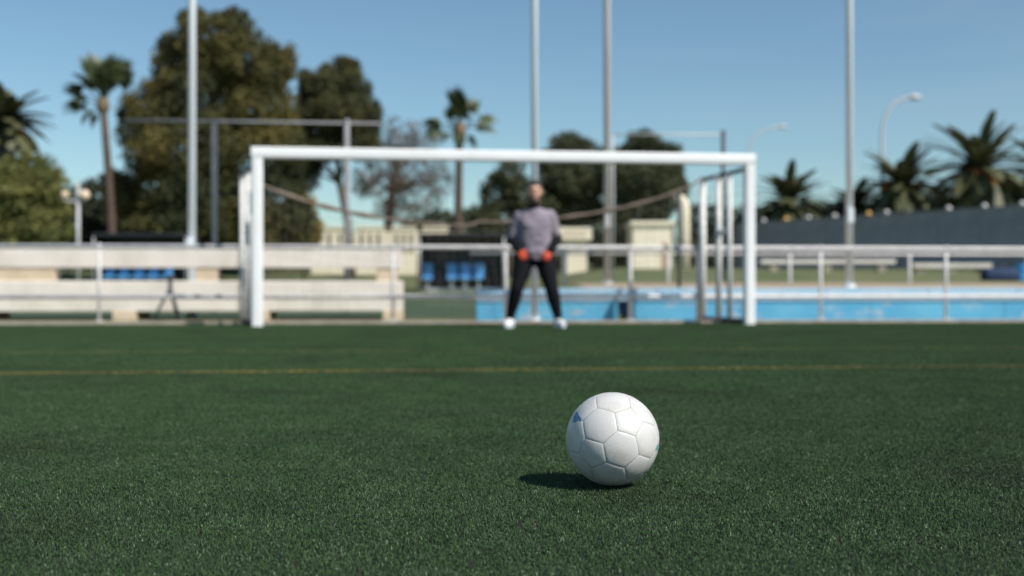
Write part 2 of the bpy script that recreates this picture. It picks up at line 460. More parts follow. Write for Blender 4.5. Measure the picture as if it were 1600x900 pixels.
for s_, e in ((-1, a0), (1, b0)):
    MB().tube([e + Vector((0, 0, 1.97)), e + back + Vector((0, 0, 1.915))], .028, 10).build('top_bar', m_dark, goal, True)  # near-black colour stands in for the shade on this bar
    MB().tube([e + back * .05 + Vector((0, 0, .04)), e + back + Vector((0, 0, .04))], .04, 10).build('ground_bar', m_base, goal, True)
    for t, r in ((.4, .036), (.64, .045), (1.0, .052)):
        q = e + back * t
        MB().tube([q + Vector((0, 0, -.01)), q + Vector((0, 0, 1.97 - .055 * t))], r * (.6 if s_ < 0 else .88), 12).build('side_pole', m_tube, goal, True)
    MB().tube([e + back * .4 + Vector((0, 0, 1.2)), e + back * .64 + Vector((0, 0, 1.2))], .03, 10).build('coupler', m_tube, goal, True)
# net: hem sagging between the rear poles, and the hanging rear net
def hem(t):
    p = (a0 + back).lerp(b0 + back, t)
    sag = .62 * (1 - (2 * t - 1) ** 2) ** 0.75 if 0 < t < 1 else 0
    z = 1.95 - sag * (1.06 if t < .5 else .98) * 1.0
    return p + Vector((0, .25 * math.sin(math.pi * t), z))
hp = [hem(i / 48) for i in range(49)]
MB().tube(hp, [.012 + .022 * (0.6 + .4 * math.sin(i * 1.7)) * (1.0 if 2 < i < 46 else .5) * (1.2 if i < 14 else (.45 if i < 34 else .8)) for i in range(49)], 8).build('net_hem', m_netroll, goal, True)
nt_ = MB()
cols = 56
def netp(i, k):
    t = i / cols; top = hem(t); z = top.z * (1 - k / 12) + .03 * (k / 12)
    bulge = .12 * math.sin(k / 12 * math.pi) * math.sin(i * .6)
    return Vector((top.x + .02 * math.sin(k * 1.3 + i), top.y + bulge + .12 * (k / 12), z))
for i in range(cols + 1):
    nt_.tube([netp(i, k) for k in range(13)], .0014, 3, False)
for k in range(1, 13):
    nt_.tube([netp(i, k) for i in range(cols + 1)], .0014, 3, False)
o = nt_.build('net', m_net, goal); o['kind'] = 'stuff'
for e in (a0, b0):
    ns = MB()
    for i in range(1, 8):
        q = e + back * (i / 8)
        ns.tube([q + Vector((0, 0, 1.96 - .055 * i / 8)), q + Vector((0, 0, .05))], .0014, 3, False)
    for k in range(1, 15):
        z = .05 + 1.86 * k / 15
        ns.tube([e + Vector((0, 0, z)), e + back + Vector((0, 0, z))], .0014, 3, False)
    o = ns.build('side_net', m_net, goal); o['kind'] = 'stuff'

# ------------------------------------------------------------------ railing along the pitch
m_rail = mat('railing_paint', (0.66, 0.64, 0.63), .5, (0.50, 0.48, 0.47), 6, 5, .4, .75)
def rail_y(x, off=0.0): return 15.22 + off + SH * x
railing = thing('pitch_railing', 'pale metal pipe railing running behind the goal along the pitch edge', 'railing', (0, rail_y(0), 0), RZ)
c_ = math.cos(RZ)
MB().tube([(-9.5, 0, 1.0), (9.5, 0, 1.0)], .030, 12).build('top_rail', m_rail, railing, True)
MB().tube([(-9.5, 0, .345), (9.5, 0, .345)], .030, 12).build('mid_rail', m_rail, railing, True)
for i, px in enumerate([-75, 155, 380, 614, 790, 985, 1090, 1282, 1478, 1676]):
    x = (px - CX) / F; xw = x * 15.22 / (1 - SH * x)
    MB().tube([(xw / c_, 0, -.02), (xw / c_, 0, 1.0)], .022, 12).build('post', m_rail, railing, True)
    MB().ball((xw / c_, 0, 1.0), .042, 10, 6).build('joint', m_rail, railing, True)
    MB().tube([(xw / c_, 0, -.02), (xw / c_, 0, .03)], .075, 12).build('base_plate', m_rail, railing, True)

# white concrete bench on the left
m_wslab = mat('white_concrete', (0.76, 0.70, 0.63), .8, (0.60, 0.54, 0.47), 2.2, 6, .42, .8, bump=.25, bscale=25)
m_cream = mat('cream_block', (0.66, 0.53, 0.38), .85, (0.52, 0.41, 0.29), 4, 5, .4, .75, bump=.25, bscale=25)
bx0 = -1.58; by0 = 16.45 + SH * (bx0 + 1.6)
bench = thing('concrete_bench', 'long white concrete slab bench with cream blocks behind the railing', 'bench', (bx0, by0, 0), RZ)
def bxl(px):  # photo column -> local x on the bench front
    x = (px - CX) / F; xw = x * (by0 - SH * bx0) / (1 - SH * x); return (xw - bx0) / c_
L0 = bxl(-230)
cuts = [L0, bxl(-60), bxl(155), bxl(370), 0]
for i in range(4):
    j = .006
    MB().box(cuts[i] + j, cuts[i + 1] - j, .02, .11, .745, 1.01, .012).build('backrest_slab', m_wslab, bench)
    MB().box(cuts[i] + j, cuts[i + 1] - j, 0, 1.15, .335, .56, .014).build('seat_slab', m_wslab, bench)
    MB().box(cuts[i] + j, cuts[i + 1] - j, .03, 1.12, .125, .315, .012).build('lower_slab', m_wslab, bench)
for a, b in ((-40, 84), (305, 338), (588, 621)):
    MB().box(bxl(a), bxl(b), .04, .30, .555, .75, .01).build('back_block', m_cream, bench)
for a, b in ((-60, -20), (175, 212), (385, 420), (598, 624)):
    MB().box(bxl(a), bxl(b) if b < 620 else .0, .015, .9, -.03, .13, .01).build('foot_block', m_cream, bench)
MB().box(L0, 0, .06, 1.1, .305, .345).build('spacer', m_cream, bench)

# blue low wall on the right
def blue_mat():
    m = mat('blue_paint', (0.075, 0.34, 0.56), .7, (0.11, 0.42, 0.62), 1.3, 5, bump=.25, bscale=18)
    nt = m.node_tree; N = nt.nodes; L = nt.links; b = N['Principled BSDF']
    src = b.inputs['Base Color'].links[0].from_socket
    tc = N.new('ShaderNodeTexCoord'); mp = N.new('ShaderNodeMapping'); mp.inputs['Scale'].default_value = (1.0, 1, 2.2)
    n = N.new('ShaderNodeTexNoise'); n.inputs['Scale'].default_value = 2.3; n.inputs['Detail'].default_value = 8; n.inputs['Roughness'].default_value = .7
    r = N.new('ShaderNodeMapRange'); r.inputs[1].default_value = .55; r.inputs[2].default_value = .66
    L.new(tc.outputs['Object'], mp.inputs[0]); L.new(mp.outputs[0], n.inputs['Vector']); L.new(n.outputs['Fac'], r.inputs[0])
    mx = N.new('ShaderNodeMix'); mx.data_type = 'RGBA'; mx.inputs['B'].default_value = (.42, .45, .50, 1)
    L.new(src, mx.inputs['A']); L.new(r.outputs[0], mx.inputs['Factor']); L.new(mx.outputs['Result'], b.inputs['Base Color'])
    return m
m_blue = blue_mat()
m_lblue = mat('pale_blue_paint', (0.30, 0.50, 0.66), .65, (0.40, 0.56, 0.68), 2, 6, .4, .7, bump=.2, bscale=20)
m_dblue = mat('slot_dark_blue', (0.015, 0.05, 0.10), .8)
wx0 = -.50
wall = thing('blue_wall', 'low bright blue painted wall with peeling patches behind the railing', 'wall', (wx0, 15.92 + SH * wx0, 0), RZ)
xe = 0.0
segs = [2.0, 1.62, 1.9, 2.0, 2.0, 2.0]
for i, w in enumerate(segs):
    if i == 1: xe += .14
    MB().box(xe + .003, xe + w - .003, 0, .12, -.05, .275, .006).build('wall_panel', m_blue, wall)
    xe += w
MB().box(1.995, 2.145, .06, .12, -.05, .275).build('dark_slot', m_dblue, wall)  # dark blue strip set back in the gap between two wall panels
x = 0.0; k = 0
while x < xe - .1:
    w = min(1.1 + .5 * ((k * 37) % 10) / 10, xe - x)
    MB().box(x + .003, x + w - .003, -.022, .14, .275, .452 + .003 * (k % 3), .012).build('coping_stone', m_lblue, wall)
    x += w; k += 1

# tall poles
m_pole = mat('galvanised_pole', (0.80, 0.85, 0.88), .5, (0.70, 0.75, 0.79), 3, 4, metal=.1, stretch=(1, 1, .2))
m_pole2 = mat('weathered_pole', (0.56, 0.555, 0.55), .55, (0.46, 0.45, 0.44), 3, 4, metal=.1, stretch=(1, 1, .2))
m_pole3 = mat('dull_pipe', (0.26, 0.26, 0.27), .6, (0.19, 0.19, 0.19), 3, 4)
def tall_pole(px, Y, w, label, m_, h=12.5):
    x = (px - CX) / F * Y; z = ground_z(x, Y); r = w / F * Y / 2
    t = thing('floodlight_pole', label, 'pole', (x, Y, z), 0, 'tall poles behind the goal')
    MB().tube([(0, 0, -.1), (0, 0, h * .5), (0, 0, h)], [r, r * .97, r * .9], 18).build('shaft', m_, t, True)
    MB().tube([(0, 0, -.05), (0, 0, .04)], r * 1.7, 18).build('base_plate', m_, t, True)
    for q in range(4):
        an = q * math.pi / 2 + .6
        MB().tube([(r * 1.35 * math.cos(an), r * 1.35 * math.sin(an), .03), (r * 1.35 * math.cos(an), r * 1.35 * math.sin(an), .075)], .012, 6).build('anchor_bolt', m_, t)
    MB().box(-.04, .04, -r - .05, -r + .01, 1.0, 1.22, .008).build('junction_box', m_, t)
    MB().box(-.5, .5, -.04, .04, h - .05, h + .05, .01).build('lamp_arm', m_, t)
    for sx in (-.38, .38):
        MB().box(sx - .18, sx + .18, -.22, .1, h + .05, h + .40, .03).build('floodlight', m_dark, t)
tall_pole(300, 17.3, 12, 'tall pale steel pole rising behind the white concrete bench', m_pole)
tall_pole(835, 15.66, 10.5, 'tall pale steel pole directly behind the goalkeeper in front of the blue wall', m_pole)
tall_pole(948.5, 20.0, 10.5, 'tall dull grey pole standing in the grass behind the goal', m_pole2)
tall_pole(1327, 17.6, 11, 'tall pale steel pole by the blue wall right of the goal', m_pole)

# ball-stop frame
fy = 20.0
fr = thing('ball_stop_frame', 'grey pipe ball stop frame behind the bench under the pine', 'frame', (P(440, 0, fy).x, fy, 0))
fx = lambda px: (px - 440) / F * fy
MB().tube([(fx(196), 0, 3.40), (fx(594), 0, 3.34)], .026, 10).build('top_bar', m_pole3, fr, True)
for px in (335, 542):
    MB().tube([(fx(px), 0, -.1), (fx(px), 0, 3.37)], .050, 12).build('post', m_pole3, fr, True)
    MB().ball((fx(px), 0, 3.37), .06, 10, 6).build('joint', m_pole3, fr, True)
my = 24.0
ms_ = thing('net_mast', 'thin dark mast with a slim wire bar seen above the goal', 'mast', (P(1130, 0, my).x, my, ground_z(P(1130, 0, my).x, my)))
zt = HC + 238 / F * my - ms_.location.z
MB().tube([(0, 0, -.1), (0, 0, zt + .08)], .045, 10).build('pole', m_dark, ms_, True)
MB().tube([((958 - 1130) / F * my, 0, zt), (0, 0, zt)], .016, 8).build('wire_bar', m_rail, ms_, True)
MB().tube([((958 - 1130) / F * my, 0, -.1), ((958 - 1130) / F * my, 0, zt)], .016, 8).build('slim_post', m_rail, ms_, True)
dp = thing('thin_post', 'thin dark post standing behind the net near the blue wall', 'post', (P(1061, 0, 16.6).x, 16.6, 0))
MB().tube([(0, 0, .35), (0, 0, HC + 145 / F * 16.6)], .028, 10).build('shaft', m_dark, dp, True)
MB().ball((0, 0, HC + 145 / F * 16.6), .04, 10, 6).build('cap', m_dark, dp, True)

# second railing on the bank
r2y = 21.0
r2x = P(1327, 0, r2y).x
r2 = thing('bank_railing', 'low grey pipe railing standing on the grass bank', 'railing', (r2x, r2y, ground_z(r2x, r2y)), RZ)
zr = HC + 51 / F * r2y - r2.location.z
MB().tube([(-7.0, 0, zr), (6, 0, zr + .0)], .024, 10).build('top_rail', m_rail, r2, True)
for px in (880, 1040, 1232, 1424, 1616):
    xl = (px - 1327) / F * r2y
    MB().tube([(xl, 0, -.5), (xl, 0, zr)], .028, 10).build('post', m_pole2, r2, True)

# tripod in front of the bench
tx = P(266, 0, 15.75).x
tp = thing('tripod', 'small dark tripod standing in front of the white bench', 'tripod', (tx, 15.75, 0))
MB().tube([(0, 0, .33), (0, 0, .58)], .028, 10).build('column', m_dark, tp, True)
MB().box(-.05, .05, -.05, .05, .56, .64, .012).build('head', m_dark, tp)
for an in (200, 320, 80):
    e = Vector((math.cos(R(an)) * .24, math.sin(R(an)) * .2, 0.0))
    lg = MB().tube([(0, 0, .46), e], [.024, .016], 8).build('leg', m_dark, tp, True)
    MB().ball(e + Vector((0, 0, .012)), .022, 8, 6).build('rubber_foot', m_dark, lg, True)

# ------------------------------------------------------------------ dugouts
m_black = mat('dugout_shell', (0.018, 0.02, 0.025), .5, (0.03, 0.033, 0.038), 3, 3)
m_seat = mat('blue_seat', (0.07, 0.27, 0.56), .35, (0.14, 0.38, 0.66), 6, 3)
m_alu = mat('aluminium', (0.55, 0.55, 0.56), .4, metal=.5)
def dugout(px0, px1, label, seat_px, Y=40.0):
    xm = P((px0 + px1) / 2, 0, Y).x; g = ground_z(xm, Y)
    t = thing('team_dugout', label, 'dugout', (xm, Y, g))
    hw = (px1 - px0) / 2 / F * Y; H = HC + 82 / F * Y - g
    MB().box(-hw, hw, -.75, .65, H - .10, H, .03).build('roof', m_black, t)
    MB().box(-hw, hw, .58, .64, .0, H - .05).build('back_panel', m_black, t)
    for s_ in (-1, 1):
        MB().box(s_ * hw - .03, s_ * hw + .03, -.5, .6, .0, H - .06, .01).build('side_panel', m_black, t)
        MB().tube([(s_ * (hw - .06), -.7, -.05), (s_ * (hw - .06), -.7, H - .06)], .03, 8).build('front_post', m_alu, t, True)
    MB().box(-hw + .1, hw - .1, -.1, .5, -.05, .12).build('footing', m_alu, t)
    for p in seat_px:
        x = (p - (px0 + px1) / 2) / F * Y
        st = MB().box(x - .18, x + .18, -.35, .12, .42, .50, .03).box(x - .18, x + .18, .06, .14, .48, 1.0, .035).build('seat', m_seat, t)
        MB().box(x - .05, x + .05, -.2, .0, .1, .43).build('seat_leg', m_alu, st)
dugout(155, 302, 'low black team dugout with blue seats seen through the bench gap', [170, 193, 216, 239, 262])
dugout(655, 790, 'low black team dugout with blue seats left of the goalkeeper', [668, 706, 727, 748])

# ------------------------------------------------------------------ cream walls and lodges in the distance
m_cw = mat('cream_render', (0.84, 0.76, 0.59), .85, (0.74, 0.66, 0.50), 1.2, 5, .4, .75, bump=.2)
m_shut = mat('dark_opening', (0.05, 0.05, 0.045), .7)
m_tile = mat('clay_coping', (0.50, 0.33, 0.22), .85)
def wall_y_base(px, Y): x = P(px, 0, Y).x; return x, ground_z(x, Y)
Y = 56.0
x0, g = wall_y_base(610, Y)
w1 = thing('boundary_wall', 'cream rendered boundary wall with pillars beneath the bare tree', 'wall', (x0, Y, g))
H = HC + 94 / F * Y - g
k = lambda px: (px - 610) / F * Y
for i, (a, b) in enumerate(((486, 543), (556, 600), (612, 650), (660, 700), (708, 738))):
    MB().box(k(a), k(b), .0, .2, -.3, H - .12, .01).build('wall_panel', m_cw, w1)
    MB().box(k(a) - .02, k(b) + .02, -.06, .26, H - .12, H, .02).build('coping', m_cw, w1)
    for q in range(3):
        xx = k(a) + (k(b) - k(a)) * (q + .7) / 3.4
        MB().box(xx - .07, xx + .07, -.012, .02, H * .45, H - .35).build('slot', m_shut, w1)
for px in (549, 606, 655, 704):
    MB().box(k(px) - .16, k(px) + .16, .03, .28, -.3, H - .25, .02).build('pillar', m_cw, w1)
Y = 50.0
x0, g = wall_y_base(897, Y)
w2 = thing('cream_kiosk', 'small cream kiosk with dark slatted window beside the goalkeeper', 'kiosk', (x0, Y, g))
H = HC + 92 / F * Y - g; k = lambda px: (px - 897) / F * Y
MB().box(k(880), k(917), 0, 1.4, -.3, H - .55, .02).build('body', m_cw, w2)
MB().box(k(868), k(924), -.3, 1.7, H - .55, H, .03).build('roof', m_cw, w2)
for q in range(4):
    xx = k(886) + q * .24
    MB().box(xx - .03, xx + .03, -.32, -.28, H - .42, H - .1).build('window_slat', m_tile, w2)
Y = 48.0
x0, g = wall_y_base(1035, Y)
w3 = thing('gate_lodge', 'cream gate lodge with tall curved column behind the goal', 'lodge', (x0, Y, g))
k = lambda px: (px - 1035) / F * Y; z_ = lambda py: HC + (HY - py) / F * Y - g
MB().box(k(990), k(1056), .3, 2.6, -.3, z_(352), .03).build('wall', m_cw, w3)
MB().box(k(986), k(1060), .2, 2.7, z_(352), z_(345), .02).build('roof_slab', m_cw, w3)
MB().tube([(k(1070), .2, -.3), (k(1070), .2, z_(330)), (k(1069), .2, z_(316)), (k(1064), .2, z_(309)), (k(1056), .2, z_(306))], [.24, .24, .22, .18, .14], 12).build('column', m_cw, w3, True)
MB().box(k(1036), k(1044), .27, .33, -.1, z_(378)).build('door', m_tile, w3)

# ------------------------------------------------------------------ dark fence on the right with globe lamps
m_fence = mat('slate_sheet', (0.33, 0.335, 0.37), .6, (0.26, 0.265, 0.30), 1.5, 4)
m_globe = mat('globe_lamp', (0.60, 0.57, 0.56), .4)
m_globe2 = mat('amber_globe', (0.75, 0.42, 0.12), .35)
fa = Vector((P(1150, 0, 56.5).x, 56.5)); fb = Vector((P(1760, 0, 40.5).x, 40.5))
fd = fb - fa; flen = fd.length
fence = thing('sheet_fence', 'tall dark slate ribbed metal fence in front of the palms', 'fence', (fa.x, fa.y, 1.28), math.atan2(fd.y, fd.x))
FT = 3.58 - 1.28
npan = 10; pw = flen / npan
pm = MB()
nr = 14
vs, fs = [], []
for i in range(nr * 4 + 1):
    ph = i % 4; xx = .03 + (pw - .06) * i / (nr * 4); yy = -.035 if ph in (1, 2) else 0.0
    vs += [(xx, yy, -.3), (xx, yy, FT)]
for i in range(nr * 4): fs.append((2 * i, 2 * i + 2, 2 * i + 3, 2 * i + 1))
nv = len(vs); vs += [(a, b + .03, c) for a, b, c in vs]
fs += [tuple(reversed([q + nv for q in f_])) for f_ in fs]
pm.add(vs, fs); pmesh = pm.mesh('panel')
for i in range(npan):
    mk('panel', pmesh, m_fence, fence, False, (i * pw, 0, 0))
pst = MB().box(-.06, .06, -.02, .10, -.3, FT + .06, .01).mesh('fence_post')
for i in range(npan + 1): mk('fence_post', pst, m_fence, fence, False, (i * pw, .04, 0))
MB().box(0, flen, -.06, .09, FT, FT + .05).build('cap_rail', m_fence, fence)
GL = ['white globe lamp on the fence nearest the right goal post', 'amber globe lamp on the fence below the small date palm', 'white globe lamp on the fence next to the amber globe of the small palm',
      'white globe lamp on the fence between the small palm and the tall pale pole', 'amber globe lamp on the fence beside the lowest date palm and the pole',
      'white globe lamp on the fence next to the amber globe by the pole', 'white globe lamp on the fence between the two orange fruiting palms',
      'white globe lamp on the fence directly below the largest date palm', 'white globe lamp on the fence past the largest date palm']
for i, (px, am) in enumerate(((1193, 0), (1228, 1), (1263, 0), (1304, 0), (1357, 1), (1385, 0), (1482, 0), (1538, 0), (1597, 0))):
    # point on the fence line under this column
    t = (px - CX) / F
    u = (t * fa.y - fa.x) / (fd.x - t * fd.y)
    q = fa + fd * u
    names = GL[i]
    g_ = thing('globe_lamp', names, 'lamp', (q.x, q.y, 3.58), 0, 'amber globe lamps on the dark fence' if am else 'white globe lamps on the dark fence')
    MB().tube([(0, 0, -.06), (0, 0, .1)], .05, 8).build('stem', m_dark, g_, True)
    MB().ball((0, 0, .08), .12, 14, 10).build('globe', m_globe2 if am else m_globe, g_, True)

# pale slab benches under the fence, bag and crate
def slab_bench(px0, px1, py, Y, label):
    xm = P((px0 + px1) / 2, 0, Y).x; g = ground_z(xm, Y); zt = HC + (HY - py) / F * Y - g
    hw = (px1 - px0) / 2 / F * Y
    t = thing('slab_bench', label, 'bench', (xm, Y, g), -.05)
    MB().box(-hw, hw, -.22, .22, zt - .13, zt, .015).build('seat', m_wslab, t)
    for q in (-.8, 0, .8): MB().box(q * hw - .12, q * hw + .12, -.17, .17, -.4, zt - .12, .01).build('leg', m_kerb, t)
slab_bench(1188, 1395, 406, 37.0, 'long pale concrete slab bench on the bank below the dark fence')
slab_bench(1425, 1545, 412, 35.0, 'short pale concrete slab bench on the bank beside the dark bag')
Y = 24.5
xb, gb = wall_y_base(1562, Y)
bag = thing('equipment_bag', 'dark navy equipment bag lying on the sandy bank', 'bag', (xb, Y, gb))
m_navy = mat('navy_cloth', (0.012, 0.03, 0.08), .8, (0.02, 0.045, 0.11), 6, 3, bump=.4)
bgm = MB().box(-.38, .38, -.17, .17, -.02, .27, .09).build('body', m_navy, bag, True)
MB().tube([(-.15, -.1, .25), (-.1, -.1, .34), (.1, -.1, .34), (.15, -.1, .25)], .015, 8).build('handle', m_dark, bag, True)
xb, gb = wall_y_base(1604, Y)
cr = thing('blue_crate', 'bright blue plastic crate standing next to the navy bag', 'crate', (xb, Y, gb))
m_crate = mat('crate_plastic', (0.02, 0.27, 0.62), .35)
for s_ in (-1, 1):
    MB().box(s_ * .19 - .015, s_ * .19 + .015, -.15, .15, -.02, .36, .006).build('side', m_crate, cr)
    for q in range(3):
        MB().box(-.175, .175, s_ * .15 - .012, s_ * .15 + .012, .01 + q * .12, .105 + q * .12, .005).build('slat', m_crate, cr)
MB().box(-.175, .175, -.138, .138, -.02, .01).build('bottom', m_crate, cr)

# ------------------------------------------------------------------ street lamps
m_lampw = mat('lamp_white', (0.55, 0.55, 0.55), .5)
def curved_lamp(px, Y, top_py, head_px, head_py, label):
    x, g = wall_y_base(px, Y)
    t = thing('street_lamp', label, 'street lamp', (x, Y, g))
    k = lambda p: (p - px) / F * Y; z_ = lambda py: HC + (HY - py) / F * Y - g
    pts = [Vector((0, 0, -.1)), Vector((0, 0, z_(top_py) * .5)), Vector((0, 0, z_(top_py)))]
    e = Vector((k(head_px), 0, z_(head_py))); s0 = pts[-1]; c0 = Vector((0, 0, z_(head_py) - .1))
    for q in range(1, 9):
        u = q / 8; pts.append(s0 * (1 - u) ** 2 + c0 * 2 * u * (1 - u) + e * u * u)
    MB().tube(pts, [.12, .10, .085] + [.075] * 8, 10).build('pole', m_lampw, t, True)
    MB().ball(e + Vector((.1, 0, 0)), (.38, .18, .16), 14, 8).build('lamp_head', m_lampw, t, True)
curved_lamp(1378, 62, 215, 1426, 152, 'white street lamp with curved arm rising above the palms')
curved_lamp(1170, 95, 245, 1220, 198, 'distant white street lamp with curved arm beyond the goal')
def globe_post(px, Y, top_py, globes, label):
    x, g = wall_y_base(px, Y)
    t = thing('globe_street_lamp', label, 'street lamp', (x, Y, g))
    k = lambda p: (p - px) / F * Y; z_ = lambda py: HC + (HY - py) / F * Y - g
    MB().tube([(0, 0, -.1), (0, 0, z_(top_py))], [.07, .05], 10).build('pole', m_pole2, t, True)
    for (a, b, r) in globes:
        MB().tube([(0, 0, z_(b) - .25), (k(a), 0, z_(b) - .2), (k(a), 0, z_(b))], .035, 8).build('arm', m_pole2, t, True)
        MB().ball((k(a), 0, z_(b)), r, 14, 10).build('globe', m_globel, t, True)
m_globel = mat('cream_globe', (0.72, 0.56, 0.40), .4)
globe_post(122, 38, 285, [(101, 304, .12), (132, 305, .18)], 'grey lamp post with two cream globes beside the tall fan palm')
globe_post(104, 52, 346, [(103, 345, .2)], 'short lamp with one cream globe beside the bushy shrub')

# ------------------------------------------------------------------ trees and shrubs
m_bark = mat('bark', (0.10, 0.07, 0.05), .95, (0.17, 0.125, 0.09), 6, 5, bump=.8, bscale=14, stretch=(1, 1, .3))
m_pine = mat('pine_needles', (0.042, 0.052, 0.016), .8, (0.17, 0.135, 0.032), .38, 4, .40, .66, island=.35, trans=.15)
m_pine2 = mat('pine_needles_dark', (0.038, 0.048, 0.016), .8, (0.12, 0.105, 0.03), .5, 4, .42, .66, island=.35, trans=.15)
m_leafb = mat('bare_twigs', (0.14, 0.085, 0.07), .85, (0.10, 0.075, 0.035), .8, 4, island=.3, trans=.1)
m_leafg = mat('olive_leaves', (0.045, 0.058, 0.022), .75, (0.10, 0.105, 0.045), .7, 4, .4, .68, island=.35, trans=.2)
m_leafd = mat('dark_leaves', (0.022, 0.032, 0.014), .75, (0.045, 0.055, 0.022), .8, 4, island=.35, trans=.12)
m_leafy = mat('yellow_green_leaves', (0.11, 0.125, 0.030), .7, (0.24, 0.225, 0.065), .9, 4, .42, .68, island=.35, trans=.2)
m_flower = mat('yellow_blossom', (0.36, 0.22, 0.025), .8, (0.14, 0.11, 0.02), 1.2, 4, island=.3, trans=.2)

def foliage(lobes, n, size, aspect, shell=.55, flat=0.0):
    """lobes: (centre, radii) ; returns verts, quads of many leaf clumps through the lobes"""
    w = np.array([(l[1][0] * l[1][1] * l[1][2]) ** (2 / 3) for l in lobes]); w /= w.sum()
    idx = rng.choice(len(lobes), n, p=w)
    c = np.array([tuple(l[0]) for l in lobes])[idx]; r = np.array([tuple(l[1]) for l in lobes])[idx]
    # sub-clumps on each lobe
    d = rng.normal(size=(n, 3)); d /= np.linalg.norm(d, axis=1, keepdims=True)
    nsub = 60
    sub = rng.normal(size=(len(lobes), nsub, 3)); sub /= np.linalg.norm(sub, axis=2, keepdims=True)
    srad = rng.uniform(.66, 1.03, size=(len(lobes), nsub))
    si = rng.integers(0, nsub, n)
    base = sub[idx, si] * srad[idx, si][:, None]
    off = d * (rng.uniform(0, 1, n) ** .5 * .33)[:, None]
    inner = rng.uniform(0, 1, n) < .22
    pos = np.where(inner[:, None], d * (rng.uniform(.1, .95, n) ** shell)[:, None], base + off)
    p = c + pos * r
    a = rng.normal(size=(n, 3)); a[:, 2] *= (1 - flat); a /= np.linalg.norm(a, axis=1, keepdims=True)
    b = rng.normal(size=(n, 3)); b -= a * (a * b).sum(1, keepdims=True); b /= np.linalg.norm(b, axis=1, keepdims=True)
    s = rng.uniform(.5, 1.3, n)[:, None] * size
    a = a * s / 2; b = b * s * aspect / 2
    v = np.stack([p - a, p - a * .1 + b, p + a, p - a * .1 - b], 1).reshape(-1, 3)
    f = np.arange(n * 4).reshape(n, 4)
    return v, f

def tree(name, label, cat, px, Y, lobes_px, n, size, aspect, m_, trunk=None, group=None, m_tr=None, depth=.9, limbs=True):
    x, g = wall_y_base(px, Y)
    t = thing(name, label, cat, (x, Y, g), 0, group)
    base = Vector((x, Y, g))
    lobes = []
    for (cx, cy, rx, ry) in lobes_px:
        c = P(cx, cy, Y) - base; rxm = rx / F * Y
        c.y = random.uniform(-.4, .4) * rxm
        lobes.append((c, (rxm, rxm * depth, ry / F * Y)))
    v, f = foliage(lobes, n, size, aspect)
    keep = v.reshape(-1, 4, 3)[:, :, 2].min(1) > 0.0
    v = v.reshape(-1, 4, 3)[keep].reshape(-1, 3); f = np.arange(len(v)).reshape(-1, 4)
    mk('crown', npmesh('crown', v, f, 4), m_, t)
    if trunk:
        pts = [P(a, b, Y) - base for a, b in trunk['pts']]
        pts[0].z = -.15
        r0 = trunk['r']
        MB().tube(pts, [r0 * (1 - .6 * i / (len(pts) - 1)) for i in range(len(pts))], 9).build('trunk', m_tr or m_bark, t, True)
        if limbs:
            for (c, r) in lobes:
                s0 = pts[-1] if c.z > pts[-1].z else pts[len(pts) // 2]
                mid = s0.lerp(c, .5) + Vector((random.uniform(-.2, .2), random.uniform(-.2, .2), .15))
                MB().tube([s0, mid, c], [r0 * .34, r0 * .22, r0 * .08], 6).build('limb', m_tr or m_bark, t, True)
    return t

tree('pine_tree', 'tallest dark olive pine tree with broad rounded crown behind the bench', 'tree', 330, 46,
     [(335, 62, 58, 42), (275, 112, 42, 48), (390, 95, 55, 52), (425, 110, 30, 36), (245, 165, 50, 44), (320, 150, 70, 60), (400, 170, 56, 55),
      (225, 215, 34, 42), (300, 230, 80, 60), (400, 245, 65, 60), (245, 290, 48, 50), (330, 310, 85, 55), (425, 320, 55, 55), (300, 355, 95, 30), (450, 240, 34, 36), (470, 350, 30, 30), (205, 175, 22, 22), (262, 70, 18, 20), (300, 30, 22, 18), (365, 32, 26, 20), (452, 95, 14, 26), (440, 200, 28, 30), (190, 300, 26, 34), (210, 345, 40, 36)],
     130000, .19, .42, m_pine, dict(pts=[(330, 440), (332, 340), (328, 240), (332, 150)], r=.42))
tree('pine_tree', 'smaller dark pine tree with pointed crown beside the tallest pine', 'tree', 543, 51,
     [(532, 118, 34, 28), (508, 142, 36, 30), (553, 150, 34, 34), (484, 160, 22, 24), (530, 178, 58, 36), (495, 205, 36, 32), (572, 195, 24, 30), (560, 225, 36, 26), (505, 235, 42, 22), (468, 225, 26, 40), (478, 125, 14, 16), (545, 100, 16, 12), (585, 175, 12, 18), (460, 195, 24, 24), (472, 270, 30, 34)],
     52000, .19, .42, m_pine2, dict(pts=[(548, 420), (543, 345), (530, 285), (525, 215)], r=.24))
tree('bare_tree', 'reddish brown half bare tree behind the cream boundary wall', 'tree', 606, 58,
     [(625, 210, 34, 28), (660, 225, 30, 26), (605, 250, 40, 30), (650, 265, 45, 30), (600, 295, 42, 28), (655, 305, 45, 30), (688, 285, 24, 26), (575, 280, 25, 30), (620, 330, 40, 18)],
     5200, .36, .16, m_leafb, dict(pts=[(606, 430), (607, 350), (612, 300), (625, 250)], r=.32))
tree('leafy_tree', 'rounded green tree growing left of the goalkeeper behind the dugout', 'tree', 795, 54,
     [(795, 275, 28, 28), (780, 305, 30, 30), (815, 310, 32, 34), (790, 345, 42, 34), (840, 335, 30, 30), (755, 350, 26, 26)], 14000, .21, .45, m_leafg,
     dict(pts=[(795, 420), (796, 360), (797, 310)], r=.16))
tree('leafy_tree', 'olive green tree between the two poles behind the goal', 'tree', 893, 57,
     [(893, 228, 34, 20), (870, 255, 30, 28), (915, 255, 34, 30), (890, 285, 48, 34), (930, 300, 32, 34), (865, 305, 28, 28), (900, 330, 50, 24)], 24000, .21, .45, m_leafg,
     dict(pts=[(893, 410), (893, 340), (894, 280)], r=.2))
